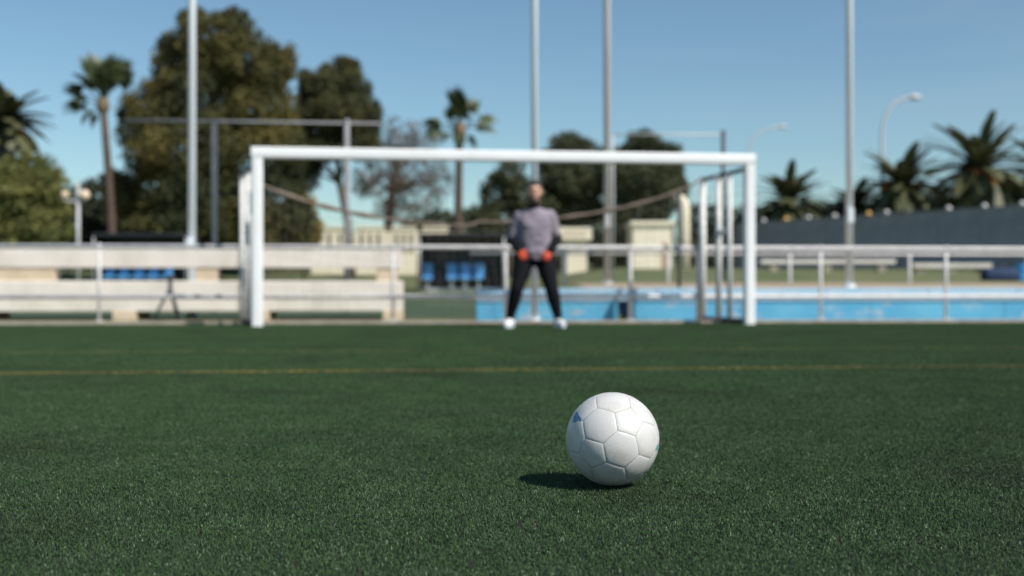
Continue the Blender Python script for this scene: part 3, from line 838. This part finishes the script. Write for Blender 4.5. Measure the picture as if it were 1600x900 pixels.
tree('leafy_tree', 'drooping olive green tree beside the cream gate lodge', 'tree', 1010, 55,
     [(1010, 225, 30, 22), (985, 250, 32, 28), (1035, 252, 34, 30), (1010, 285, 54, 38), (1050, 295, 26, 36), (975, 300, 28, 36), (1000, 335, 40, 26), (1020, 345, 24, 22)], 26000, .21, .4, m_leafg,
     dict(pts=[(1005, 410), (1006, 340), (1008, 280)], r=.2))
tree('leafy_shrub', 'large yellow green bushy shrub beside the lamp post', 'shrub', 45, 43,
     [(40, 265, 44, 26), (10, 285, 40, 34), (72, 295, 36, 36), (35, 315, 55, 40), (85, 335, 26, 34), (0, 340, 50, 36), (50, 360, 62, 28), (-30, 310, 40, 50)], 26000, .19, .5, m_leafy,
     dict(pts=[(35, 440), (33, 380), (30, 320)], r=.14))
tree('yellow_shrub', 'yellow flowering shrub seen through the goal under the pine', 'shrub', 474, 47,
     [(470, 325, 22, 24), (480, 350, 22, 24), (462, 365, 22, 18), (485, 372, 16, 14)], 4200, .22, .5, m_flower, dict(pts=[(474, 425), (474, 380), (472, 340)], r=.07), limbs=False)
# darker evergreen shrubs that close the view between the trunks
shr = [(150, 52, [(150, 320, 40, 40), (140, 355, 40, 34), (185, 345, 30, 40), (175, 290, 22, 26), (190, 390, 40, 30), (130, 395, 40, 30)], 'dark evergreen shrub at the foot of the tall fan palm', 9000),
       (245, 56, [(230, 345, 40, 45), (275, 360, 40, 36), (250, 395, 60, 30)], 'dark evergreen shrub in the shade under the tallest pine', 6500),
       (345, 58, [(330, 350, 40, 45), (380, 355, 50, 40), (350, 395, 70, 30)], 'dark evergreen shrub behind the ball stop frame post', 6500),
       (440, 60, [(425, 350, 40, 40), (455, 385, 40, 30), (420, 395, 40, 30)], 'dark evergreen shrub left of the yellow flowering shrub', 4500),
       (700, 62, [(690, 355, 45, 28), (650, 365, 40, 25), (735, 355, 36, 30), (700, 395, 80, 30), (610, 390, 60, 26), (540, 395, 60, 20)], 'dark brown green hedge shrub behind the cream boundary wall', 9000),
       (850, 63, [(840, 365, 45, 30), (890, 360, 40, 26), (860, 395, 80, 24)], 'dark evergreen shrub behind the cream kiosk', 6500),
       (960, 62, [(950, 360, 40, 36), (985, 370, 40, 30), (960, 395, 60, 24)], 'dark evergreen shrub behind the dull grey pole', 6500),
       (1110, 63, [(1100, 350, 36, 34), (1140, 355, 40, 34), (1175, 350, 30, 34), (1120, 395, 80, 26)], 'dark evergreen shrub behind the right side of the goal frame', 7500),
       (1290, 66, [(1215, 335, 40, 20), (1290, 332, 50, 18), (1350, 325, 40, 20), (1260, 345, 90, 20)], 'dark evergreen shrub behind the fence below the small date palm', 6000),
       (1480, 66, [(1430, 318, 50, 22), (1500, 312, 50, 22), (1570, 308, 50, 24), (1630, 305, 40, 24), (1500, 335, 120, 20)], 'dark evergreen shrub behind the fence below the largest date palm', 8000),
       (50, 56, [(-60, 380, 60, 40), (30, 390, 60, 30), (100, 392, 50, 26), (-10, 340, 50, 40)], 'dark evergreen shrub behind the yellow green shrub', 6500)]
for px, Y, lb, lab, n in shr:
    tree('evergreen_shrub', lab, 'shrub', px, Y, lb, n, .28, .5, m_leafd, dict(pts=[(px, 430), (px, 390), (px, 360)], r=.12), limbs=False)

# ------------------------------------------------------------------ palms
m_ptrunk = mat('palm_trunk', (0.11, 0.075, 0.055), .95, (0.06, 0.045, 0.035), 5, 5, bump=.9, bscale=12, stretch=(1, 1, 2.5))
m_fan = mat('fan_frond', (0.055, 0.085, 0.035), .5, (0.10, 0.12, 0.05), 1.5, 3, island=.25, trans=.2)
m_fan_dead = mat('dry_frond', (0.17, 0.12, 0.065), .8, (0.11, 0.08, 0.045), 2, 3, island=.25)
m_phx = mat('date_frond', (0.060, 0.075, 0.032), .55, (0.125, 0.125, 0.055), 1.2, 3, island=.3, trans=.15)
m_fruit = mat('orange_fruit', (0.46, 0.17, 0.03), .6, (0.32, 0.13, 0.035), 6, 3, island=.3)

def fan_mesh(pet, rad, droop):
    mb = MB()
    mb.tube([(0, 0, 0), (pet * .5, 0, pet * .08), (pet, 0, 0)], [.03, .024, .018], 5)
    c = Vector((pet, 0, 0)); n = 26
    for i in range(n):
        a = R(-105 + 210 * i / (n - 1)); L_ = rad * (1 - .25 * abs(a) / 1.9) * random.uniform(.85, 1.08)
        d = Vector((math.cos(a), math.sin(a), 0)); s = Vector((-d.y, d.x, 0))
        w = rad * .07
        z1 = .16 * rad * abs(math.sin(a)); zt = z1 - .5 * rad * droop * random.uniform(.5, 1.4)
        q1 = c + d * L_ * .55 + Vector((0, 0, z1)); q2 = c + d * L_ + Vector((0, 0, zt))
        mb.add([c, q1 + s * w, q1 + Vector((0, 0, .05 * rad)), q1 - s * w, q2], [(0, 2, 1), (0, 3, 2), (1, 2, 4), (2, 3, 4)])
    return mb
def feather_mesh(L_, arch, leaf):
    mb = MB(); pts = []
    for i in range(11):
        u = i / 10; pts.append(Vector((L_ * (u - .12 * u * u), 0, -arch * L_ * u * u)))
    mb.tube(pts, [.035 * (1 - .85 * i / 10) for i in range(11)], 4)
    n = 46
    for i in range(3, n):
        u = i / n; k = u * 10; j = min(int(k), 9); p = pts[j].lerp(pts[j + 1], k - j); t = (pts[j + 1] - pts[j]).normalized()
        ll = leaf * (math.sin(math.pi * (.12 + .85 * u)) ** .6) * random.uniform(.85, 1.1)
        for s_ in (-1, 1):
            d = (t * .75 + Vector((0, s_, 0)) * .8 + Vector((0, 0, .22 - .3 * u))).normalized()
            sd = t.cross(d).normalized().cross(d).normalized() * .031
            q = p + d * ll; q.z -= .10 * ll
            mb.add([p + sd, p + d * ll * .5 + sd * 1.5, q, p + d * ll * .5 - sd * 1.2, p - sd], [(0, 1, 3, 4), (1, 2, 3)])
    return mb

def fan_palm(label, pts_px, Y, r, crown, pet, rad):
    x, g = wall_y_base(pts_px[0][0], Y)
    t = thing('fan_palm', label, 'palm tree', (x, Y, g)); base = Vector((x, Y, g))
    pts = [P(a, b, Y) - base for a, b in pts_px]; pts[0].z = -.15
    MB().tube(pts, [r * 1.35] + [r * (1 - .25 * i / len(pts)) for i in range(1, len(pts))], 12).build('trunk', m_ptrunk, t, True)
    top = pts[-1]
    MB().ball(top, (r * 1.5, r * 1.5, r * 2.2), 10, 8).build('crown_shaft', m_fan_dead, t, True)
    meshes = [fan_mesh(pet * s_, rad * s_, dr).mesh('frond') for s_, dr in ((1, .45), (.92, .75), (1.05, .1))]
    for i, (az, elv, ms_i, sc) in enumerate(crown):
        o = mk('frond', meshes[ms_i % 3], m_fan_dead if elv < -50 else m_fan, t, False, top + Vector((0, 0, r * .8)))
        o.rotation_mode = 'QUATERNION'
        o.rotation_quaternion = (Matrix.Rotation(R(az), 3, 'Z') @ Matrix.Rotation(R(-elv), 3, 'Y') @ Matrix.Rotation(R(random.uniform(-38, 38)), 3, 'X')).to_quaternion()
        o.scale = (sc,) * 3
def rnd_crown(seed, n, extra):
    rr = random.Random(seed); out = list(extra)
    for i in range(n): out.append((rr.uniform(0, 360), rr.uniform(35, 85), rr.randrange(3), rr.uniform(.75, 1.0)))
    return out
fan_palm('tall slender fan palm with sparse crown left of the tallest pine', [(177, 440), (174, 345), (168, 250), (161, 165)], 44, .17,
         rnd_crown(3, 10, [(180, 20, 0, 1.15), (182, -8, 1, 1.2), (175, 45, 0, 1.15), (178, -40, 1, .95), (0, 62, 2, 1.35), (350, 48, 2, 1.15), (170, 78, 2, 1.35), (195, 68, 2, 1.3), (15, 80, 2, 1.35), (190, -65, 0, .8), (60, 75, 2, 1.0), (300, 70, 2, 1.1), (20, 65, 0, 1.15), (330, 72, 0, 1.1)]), .80, .70)
fan_palm('slender fan palm with ragged crown rising above the goal crossbar', [(716, 430), (716, 345), (717, 270), (718, 205)], 49, .19,
         rnd_crown(9, 9, [(0, -5, 0, 1.3), (350, 12, 0, 1.35), (5, -45, 1, 1.0), (180, 8, 0, 1.35), (190, -12, 0, 1.25), (185, -35, 1, .9), (30, 60, 2, 1.15), (170, 70, 2, 1.3), (190, 84, 2, 1.35), (90, -60, 1, .7), (270, -65, 1, .7)]), .72, .66)

def date_palm(label, px, cy, Y, L_, n, arch, leaf, fruit=0, r=.3, seed=1):
    rr = random.Random(seed)
    x, g = wall_y_base(px, Y)
    t = thing('date_palm', label, 'palm tree', (x, Y, g)); base = Vector((x, Y, g))
    top = P(px, cy, Y) - base
    MB().tube([(0, 0, -.15), (0.03, 0, top.z * .5), (0, 0, top.z)], [r * 1.15, r, r * 1.1], 12).build('trunk', m_ptrunk, t, True)
    MB().ball(top, (r * 1.5, r * 1.5, r * 1.4), 12, 8).build('crown_base', m_fan_dead, t, True)
    meshes = [feather_mesh(L_ * s_, a_, leaf).mesh('frond') for s_, a_ in ((1, arch), (.9, arch * 1.3), (1.05, arch * .7), (.95, arch))]
    for i in range(n):
        u = i / (n - 1); elv = 82 - 118 * u ** .85 + rr.uniform(-8, 8); az = i * 137.5 + rr.uniform(-12, 12)
        o = mk('frond', meshes[i % 4], m_phx if elv > -28 else m_fan_dead, t, False, top + Vector((0, 0, .15)))
        o.rotation_euler = (0, R(-elv), R(az)); o.scale = (rr.uniform(.85, 1.05),) * 3
    for i in range(fruit):
        az = R(200 + 140 * i / max(1, fruit - 1) + rr.uniform(-10, 10)); d = Vector((math.cos(az), math.sin(az), 0))
        fb_ = MB(); c = top + d * (r * 2.6) + Vector((0, 0, rr.uniform(-.2, .35)))
        fb_.tube([top, top.lerp(c, .6) + Vector((0, 0, .35)), c], .03, 5)
        for q in range(60):
            fb_.ball(c + Vector((max(-.3, min(.3, rr.gauss(0, .14))), max(-.3, min(.3, rr.gauss(0, .14))), max(-.5, min(.2, rr.gauss(-.15, .18))))), .085, 6, 4)
        fb_.build('fruit_bunch', m_fruit, t)
date_palm('largest feathery date palm with orange fruit above the dark fence', 1530, 275, 60, 3.7, 84, .46, .55, 6, .36, 2)
date_palm('feathery date palm with orange fruit left of the largest date palm', 1408, 300, 61, 3.0, 72, .46, .5, 4, .3, 5)
date_palm('small feathery date palm beside the right goal post', 1232, 322, 62, 2.6, 70, .46, .46, 0, .26, 8)
date_palm('lowest feathery date palm beside the tall pole above the fence', 1335, 326, 64, 2.0, 50, .46, .42, 0, .24, 12)
date_palm('feathery date palm with dry fronds behind the yellow green shrub', 8, 200, 48, 2.0, 76, .5, .42, 2, .26, 21)
date_palm('feathery date palm partly hidden by its fruiting neighbour', 1635, 280, 62, 3.3, 64, .46, .5, 0, .3, 31)

# ------------------------------------------------------------------ goalkeeper
m_skin = mat('skin', (0.58, 0.33, 0.23), .5, (0.50, 0.27, 0.19), 12, 3)
m_hair = mat('black_hair', (0.012, 0.010, 0.009), .6, bump=.5, bscale=220)
m_shirt = mat('grey_sweatshirt', (0.30, 0.258, 0.305), .95, (0.225, 0.19, 0.225), 5, 4, bump=.45, bscale=9)
m_blackc = mat('black_sportswear', (0.007, 0.0075, 0.010), .85, spec=.15, bump=.3, bscale=14)
m_glove = mat('orange_red_glove', (0.64, 0.085, 0.025), .7, (0.50, 0.05, 0.02), 12, 3)
m_shoe = mat('white_shoe', (0.80, 0.81, 0.83), .45, (0.70, 0.71, 0.73), 9, 3)
m_sole = mat('shoe_sole', (0.62, 0.64, 0.67), .6)
m_eye = mat('eye', (0.03, 0.02, 0.015), .2)
m_lip = mat('lips', (0.40, 0.16, 0.13), .5)

def blob(mb, name, material, parent, voxel, it=6, fac=.5):
    me = mb.mesh(name + '_raw'); o = bpy.data.objects.new(name + '_raw', me); C.objects.link(o)
    r_ = o.modifiers.new('r', 'REMESH'); r_.mode = 'VOXEL'; r_.voxel_size = voxel
    s_ = o.modifiers.new('s', 'SMOOTH'); s_.factor = fac; s_.iterations = it
    dg = bpy.context.evaluated_depsgraph_get()
    me2 = bpy.data.meshes.new_from_object(o.evaluated_get(dg)); me2.name = name
    bpy.data.objects.remove(o); bpy.data.meshes.remove(me)
    me2.materials.clear()
    return mk(name, me2, material, parent, True)

MS = 1.022
man = thing('person', 'man in grey sweatshirt, black leggings and orange gloves standing in front of the goal', 'person', (.215, 13.22, 0))
V = Vector
hx = .045
head_c = V((hx, -.115, 1.535)); neck = V((hx, -.07, 1.37))
shl, shr_ = V((-.130, -.05, 1.268)), V((.222, -.05, 1.282))
ell, elr = V((-.212, .0, 1.0)), V((.305, -.02, 1.02))
wrl, wrr = V((-.128, -.225, .865)), V((.215, -.205, .855))
hil, hir = V((-.065, .02, .80)), V((.155, .02, .80))
knl, knr = V((-.155, -.095, .45)), V((.238, -.06, .445))
anl, anr = V((-.235, .0, .10)), V((.315, .0, .10))
tol, tor = V((-.275, -.17, .05)), V((.365, -.17, .05))
b = MB()
b.ball(head_c + V((0, .012, .02)), (.077, .095, .10), 18, 12)
b.ball(head_c + V((0, -.022, -.055)), (.060, .065, .068), 14, 10)
b.ball(head_c + V((0, -.050, -.105)), (.036, .032, .026), 12, 8)
b.ball(head_c + V((0, -.068, .026)), (.052, .022, .018), 12, 8)
b.limb([head_c + V((0, -.080, .010)), head_c + V((0, -.102, -.028))], [.010, .015], 8)
b.ball(head_c + V((0, -.080, -.068)), (.026, .014, .012), 10, 6)
for s_ in (-1, 1):
    b.ball(head_c + V((s_ * .079, .012, -.012)), (.012, .022, .032), 10, 8)
    b.ball(head_c + V((s_ * .045, -.055, -.025)), (.022, .022, .022), 10, 8)
b.limb([neck + V((0, .02, -.07)), head_c + V((0, .02, -.06))], [.066, .058], 14)
b.ball((.045, -.02, 1.18), (.15, .095, .13), 18, 12); b.ball((.045, .0, .98), (.145, .10, .17), 18, 12); b.ball((.045, .015, .83), (.155, .105, .12), 18, 12)
for s_, e, w_ in ((shl, ell, wrl), (shr_, elr, wrr)):
    b.limb([V((.045, -.03, 1.27)), s_, e, w_], [.060, .050, .040, .028], 12)
    d = (w_ - e).normalized(); b.limb([w_, w_ + d * .035], [.024, .018], 10)
for h_, k_, a_, t_ in ((hil, knl, anl, tol), (hir, knr, anr, tor)):
    b.limb([h_, h_.lerp(k_, .4), k_, k_.lerp(a_, .3), a_], [.098, .085, .056, .058, .036], 14)
    b.limb([a_ + V((0, .02, -.05)), t_ + V((0, .02, 0))], [.034, .028], 10)
body = blob(b, 'body', m_skin, man, .0075, 7)
# clothes
s = MB()
def loft(mb, rings, seg=28):
    vs, fs = [], []
    for (cx, cy, z, rx, ry) in rings:
        for k in range(seg):
            an = 2 * math.pi * k / seg; ca, sa = math.cos(an), math.sin(an)
            e = .8                                   # a little squarer than an ellipse
            vs.append((cx + rx * math.copysign(abs(ca) ** e, ca), cy + ry * math.copysign(abs(sa) ** e, sa), z))
    for i in range(len(rings) - 1):
        for k in range(seg):
            fs.append((i * seg + k, i * seg + (k + 1) % seg, (i + 1) * seg + (k + 1) % seg, (i + 1) * seg + k))
    fs.append(tuple(range(seg - 1, -1, -1))); fs.append(tuple((len(rings) - 1) * seg + k for k in range(seg)))
    mb.add(vs, fs)
loft(s, [(.05, -.005, .765, .165, .125), (.05, -.005, .80, .185, .138), (.05, -.010, .86, .195, .145), (.05, -.015, .95, .192, .145), (.048, -.02, 1.05, .190, .143),
         (.047, -.03, 1.15, .205, .142), (.046, -.035, 1.23, .215, .125), (.045, -.04, 1.285, .185, .105), (.045, -.045, 1.33, .115, .088), (.045, -.05, 1.36, .072, .072)])
for a_, e in ((shl, ell), (shr_, elr)):
    s.limb([a_.lerp(V((.045, -.03, 1.25)), .25), a_ + V((0, 0, .0)), a_.lerp(e, .4), a_.lerp(e, .82)], [.070, .064, .070, .064], 14)
sw = blob(s, 'sweatshirt', m_shirt, man, .009, 14)
from mathutils import noise as mn
nrm = [v_.normal.copy() for v_ in sw.data.vertices]
for v_, n__ in zip(sw.data.vertices, nrm):          # soft cloth folds, stronger towards the hem and under the arms
    c__ = v_.co
    k_ = mn.noise(V((c__.x * 9 + c__.z * 5, c__.y * 6, c__.z * 10 - c__.x * 4))) + .5 * mn.noise(V((c__.x * 22, c__.y * 12, c__.z * 20 + 4)))
    v_.co = c__ + n__ * (.011 * k_ * (1.25 - .5 * max(0, min(1, (c__.z - .8) / .45))))
for e, w_, a_ in ((ell, wrl, shl), (elr, wrr, shr_)):
    q = MB().limb([a_.lerp(e, .5), e, e.lerp(w_, .45), w_], [.054, .058, .054, .042], 14)
    blob(q, 'sleeve', m_blackc, man, .008, 6)
cl = MB().limb([neck + V((0, .012, -.02)), neck + V((0, .0, .025))], [.073, .069], 14)
blob(cl, 'collar', m_blackc, man, .007, 4)
lg = MB()
lg.ball((.045, .015, .80), (.172, .122, .105), 18, 12)
for h_, k_, a_ in ((hil, knl, anl), (hir, knr, anr)):
    lg.limb([h_, h_.lerp(k_, .4), k_, k_.lerp(a_, .3), a_ + V((0, 0, .015))], [.122, .112, .080, .080, .052], 14)
blob(lg, 'leggings', m_blackc, man, .0085, 7)
for a_, t_, s_ in ((anl, tol, -1), (anr, tor, 1)):
    d = (t_ - a_); d.z = 0; d.normalize(); sd = V((-d.y, d.x, 0))
    q = MB(); hl = V((a_.x, a_.y, 0)) - d * .055
    q.ball(hl + V((0, 0, .055)), .046, 12, 8); q.ball(hl + V((0, 0, .08)) + d * .03, .046, 12, 8)
    q.limb([hl + d * .05 + V((0, 0, .062)), hl + d * .14 + V((0, 0, .048)), hl + d * .215 + V((0, 0, .040))], [.052, .050, .036], 12)
    q.limb([hl + d * .03 + V((0, 0, .095)), hl + d * .03 + V((0, 0, .125))], [.048, .046], 12)
    so = blob(q, 'shoe', m_shoe, man, .006, 5)
    ol = []
    for i in range(20):
        an = 2 * math.pi * i / 20; u = math.cos(an); w_ = math.sin(an)
        ol.append(hl + d * (.095 + .155 * u) + sd * (.050 * w_ * (1 + .12 * u)))
    vs = [p + V((0, 0, .004)) for p in ol] + [p + V((0, 0, .03)) for p in ol]
    MB().add(vs, [tuple(reversed(range(20))), tuple(range(20, 40))] + [(i, (i + 1) % 20, 20 + (i + 1) % 20, 20 + i) for i in range(20)]).build('sole', m_sole, so)
for e, w_, s_ in ((ell, wrl, 1), (elr, wrr, -1)):
    # loosely curled goalkeeper glove, back of the hand towards the camera
    d = (w_ - e).normalized(); d = (d + V((s_ * .25, -.25, -.30))).normalized()
    n_ = V((0, -1, .12)); n_ = (n_ - d * n_.dot(d)).normalized(); sd = d.cross(n_).normalized() * (1 if s_ > 0 else -1)
    q = MB(); pc = w_ + d * .055
    q.limb([w_ - d * .045, w_ + d * .01], [.044, .040], 12)
    for u in (-.032, -.011, .011, .032):
        q.limb([w_ + d * .015 + sd * u * .7, w_ + d * .10 + sd * u], [.026, .024], 10)
    for u, ln in ((-.036, .085), (-.012, .10), (.012, .095), (.036, .072)):
        k0 = w_ + d * .10 + sd * u * 1.05; k1 = k0 + d * ln * .45 - n_ * ln * .12 + sd * u * .1; k2 = k1 + d * ln * .22 - n_ * ln * .34; k3 = k2 - d * ln * .05 - n_ * ln * .22
        q.limb([k0, k1, k2, k3], [.0145, .0135, .0125, .011], 9)
    t0 = w_ + d * .035 + sd * .036 * s_ * (1 if s_ > 0 else 1)
    t0 = w_ + d * .035 - sd * .036; t1_ = t0 - sd * .034 + d * .028 - n_ * .012; t2_ = t1_ - sd * .010 + d * .034 - n_ * .02
    q.limb([t0, t1_, t2_], [.019, .016, .0135], 9)
    q.v = [tuple(w_ + (V(p) - w_) * .74) for p in q.v]
    gv = blob(q, 'glove', m_glove, man, .0042, 3)
    MB().tube([w_ - d * .035, w_ - d * .002], .0465, 16).build('wrist_strap', m_blackc, gv, True)
# hair, beard, eyes, lips
h = MB()
h.ball(head_c + V((0, .022, .040)), (.083, .098, .095), 18, 12)
bmh = blob(h, 'hair_cap', m_hair, man, .006, 2)
bm_ = bmesh.new(); bm_.from_mesh(bmh.data)
kill = [f_ for f_ in bm_.faces if (f_.calc_center_median().z < head_c.z + .066 and f_.calc_center_median().y < head_c.y - .020) or f_.calc_center_median().z < head_c.z - .035]
bmesh.ops.delete(bm_, geom=kill, context='FACES'); bm_.to_mesh(bmh.data); bm_.free(); bmh.name = 'hair'
h = MB()
h.ball(head_c + V((0, -.050, -.112)), (.042, .036, .026), 12, 8)
for s_ in (-1, 1):
    h.limb([head_c + V((s_ * .066, -.005, -.03)), head_c + V((s_ * .056, -.030, -.080)), head_c + V((s_ * .026, -.058, -.108))], [.014, .018, .022], 9)
    h.limb([head_c + V((0, -.086, -.050)), head_c + V((s_ * .030, -.074, -.062)), head_c + V((s_ * .032, -.068, -.085))], [.008, .008, .010], 8)
blob(h, 'beard', m_hair, man, .0055, 2)
for s_ in (-1, 1):
    MB().ball(head_c + V((s_ * .030, -.077, .004)), (.013, .009, .0075), 10, 8).build('eye', m_eye, man, True)
    MB().limb([head_c + V((s_ * .014, -.086, .022)), head_c + V((s_ * .048, -.072, .024))], [.005, .004], 6).build('eyebrow', m_hair, man, True)
MB().ball(head_c + V((0, -.092, -.072)), (.022, .007, .007), 10, 6).build('lips', m_lip, man, True)
man.scale = (MS, MS, MS)
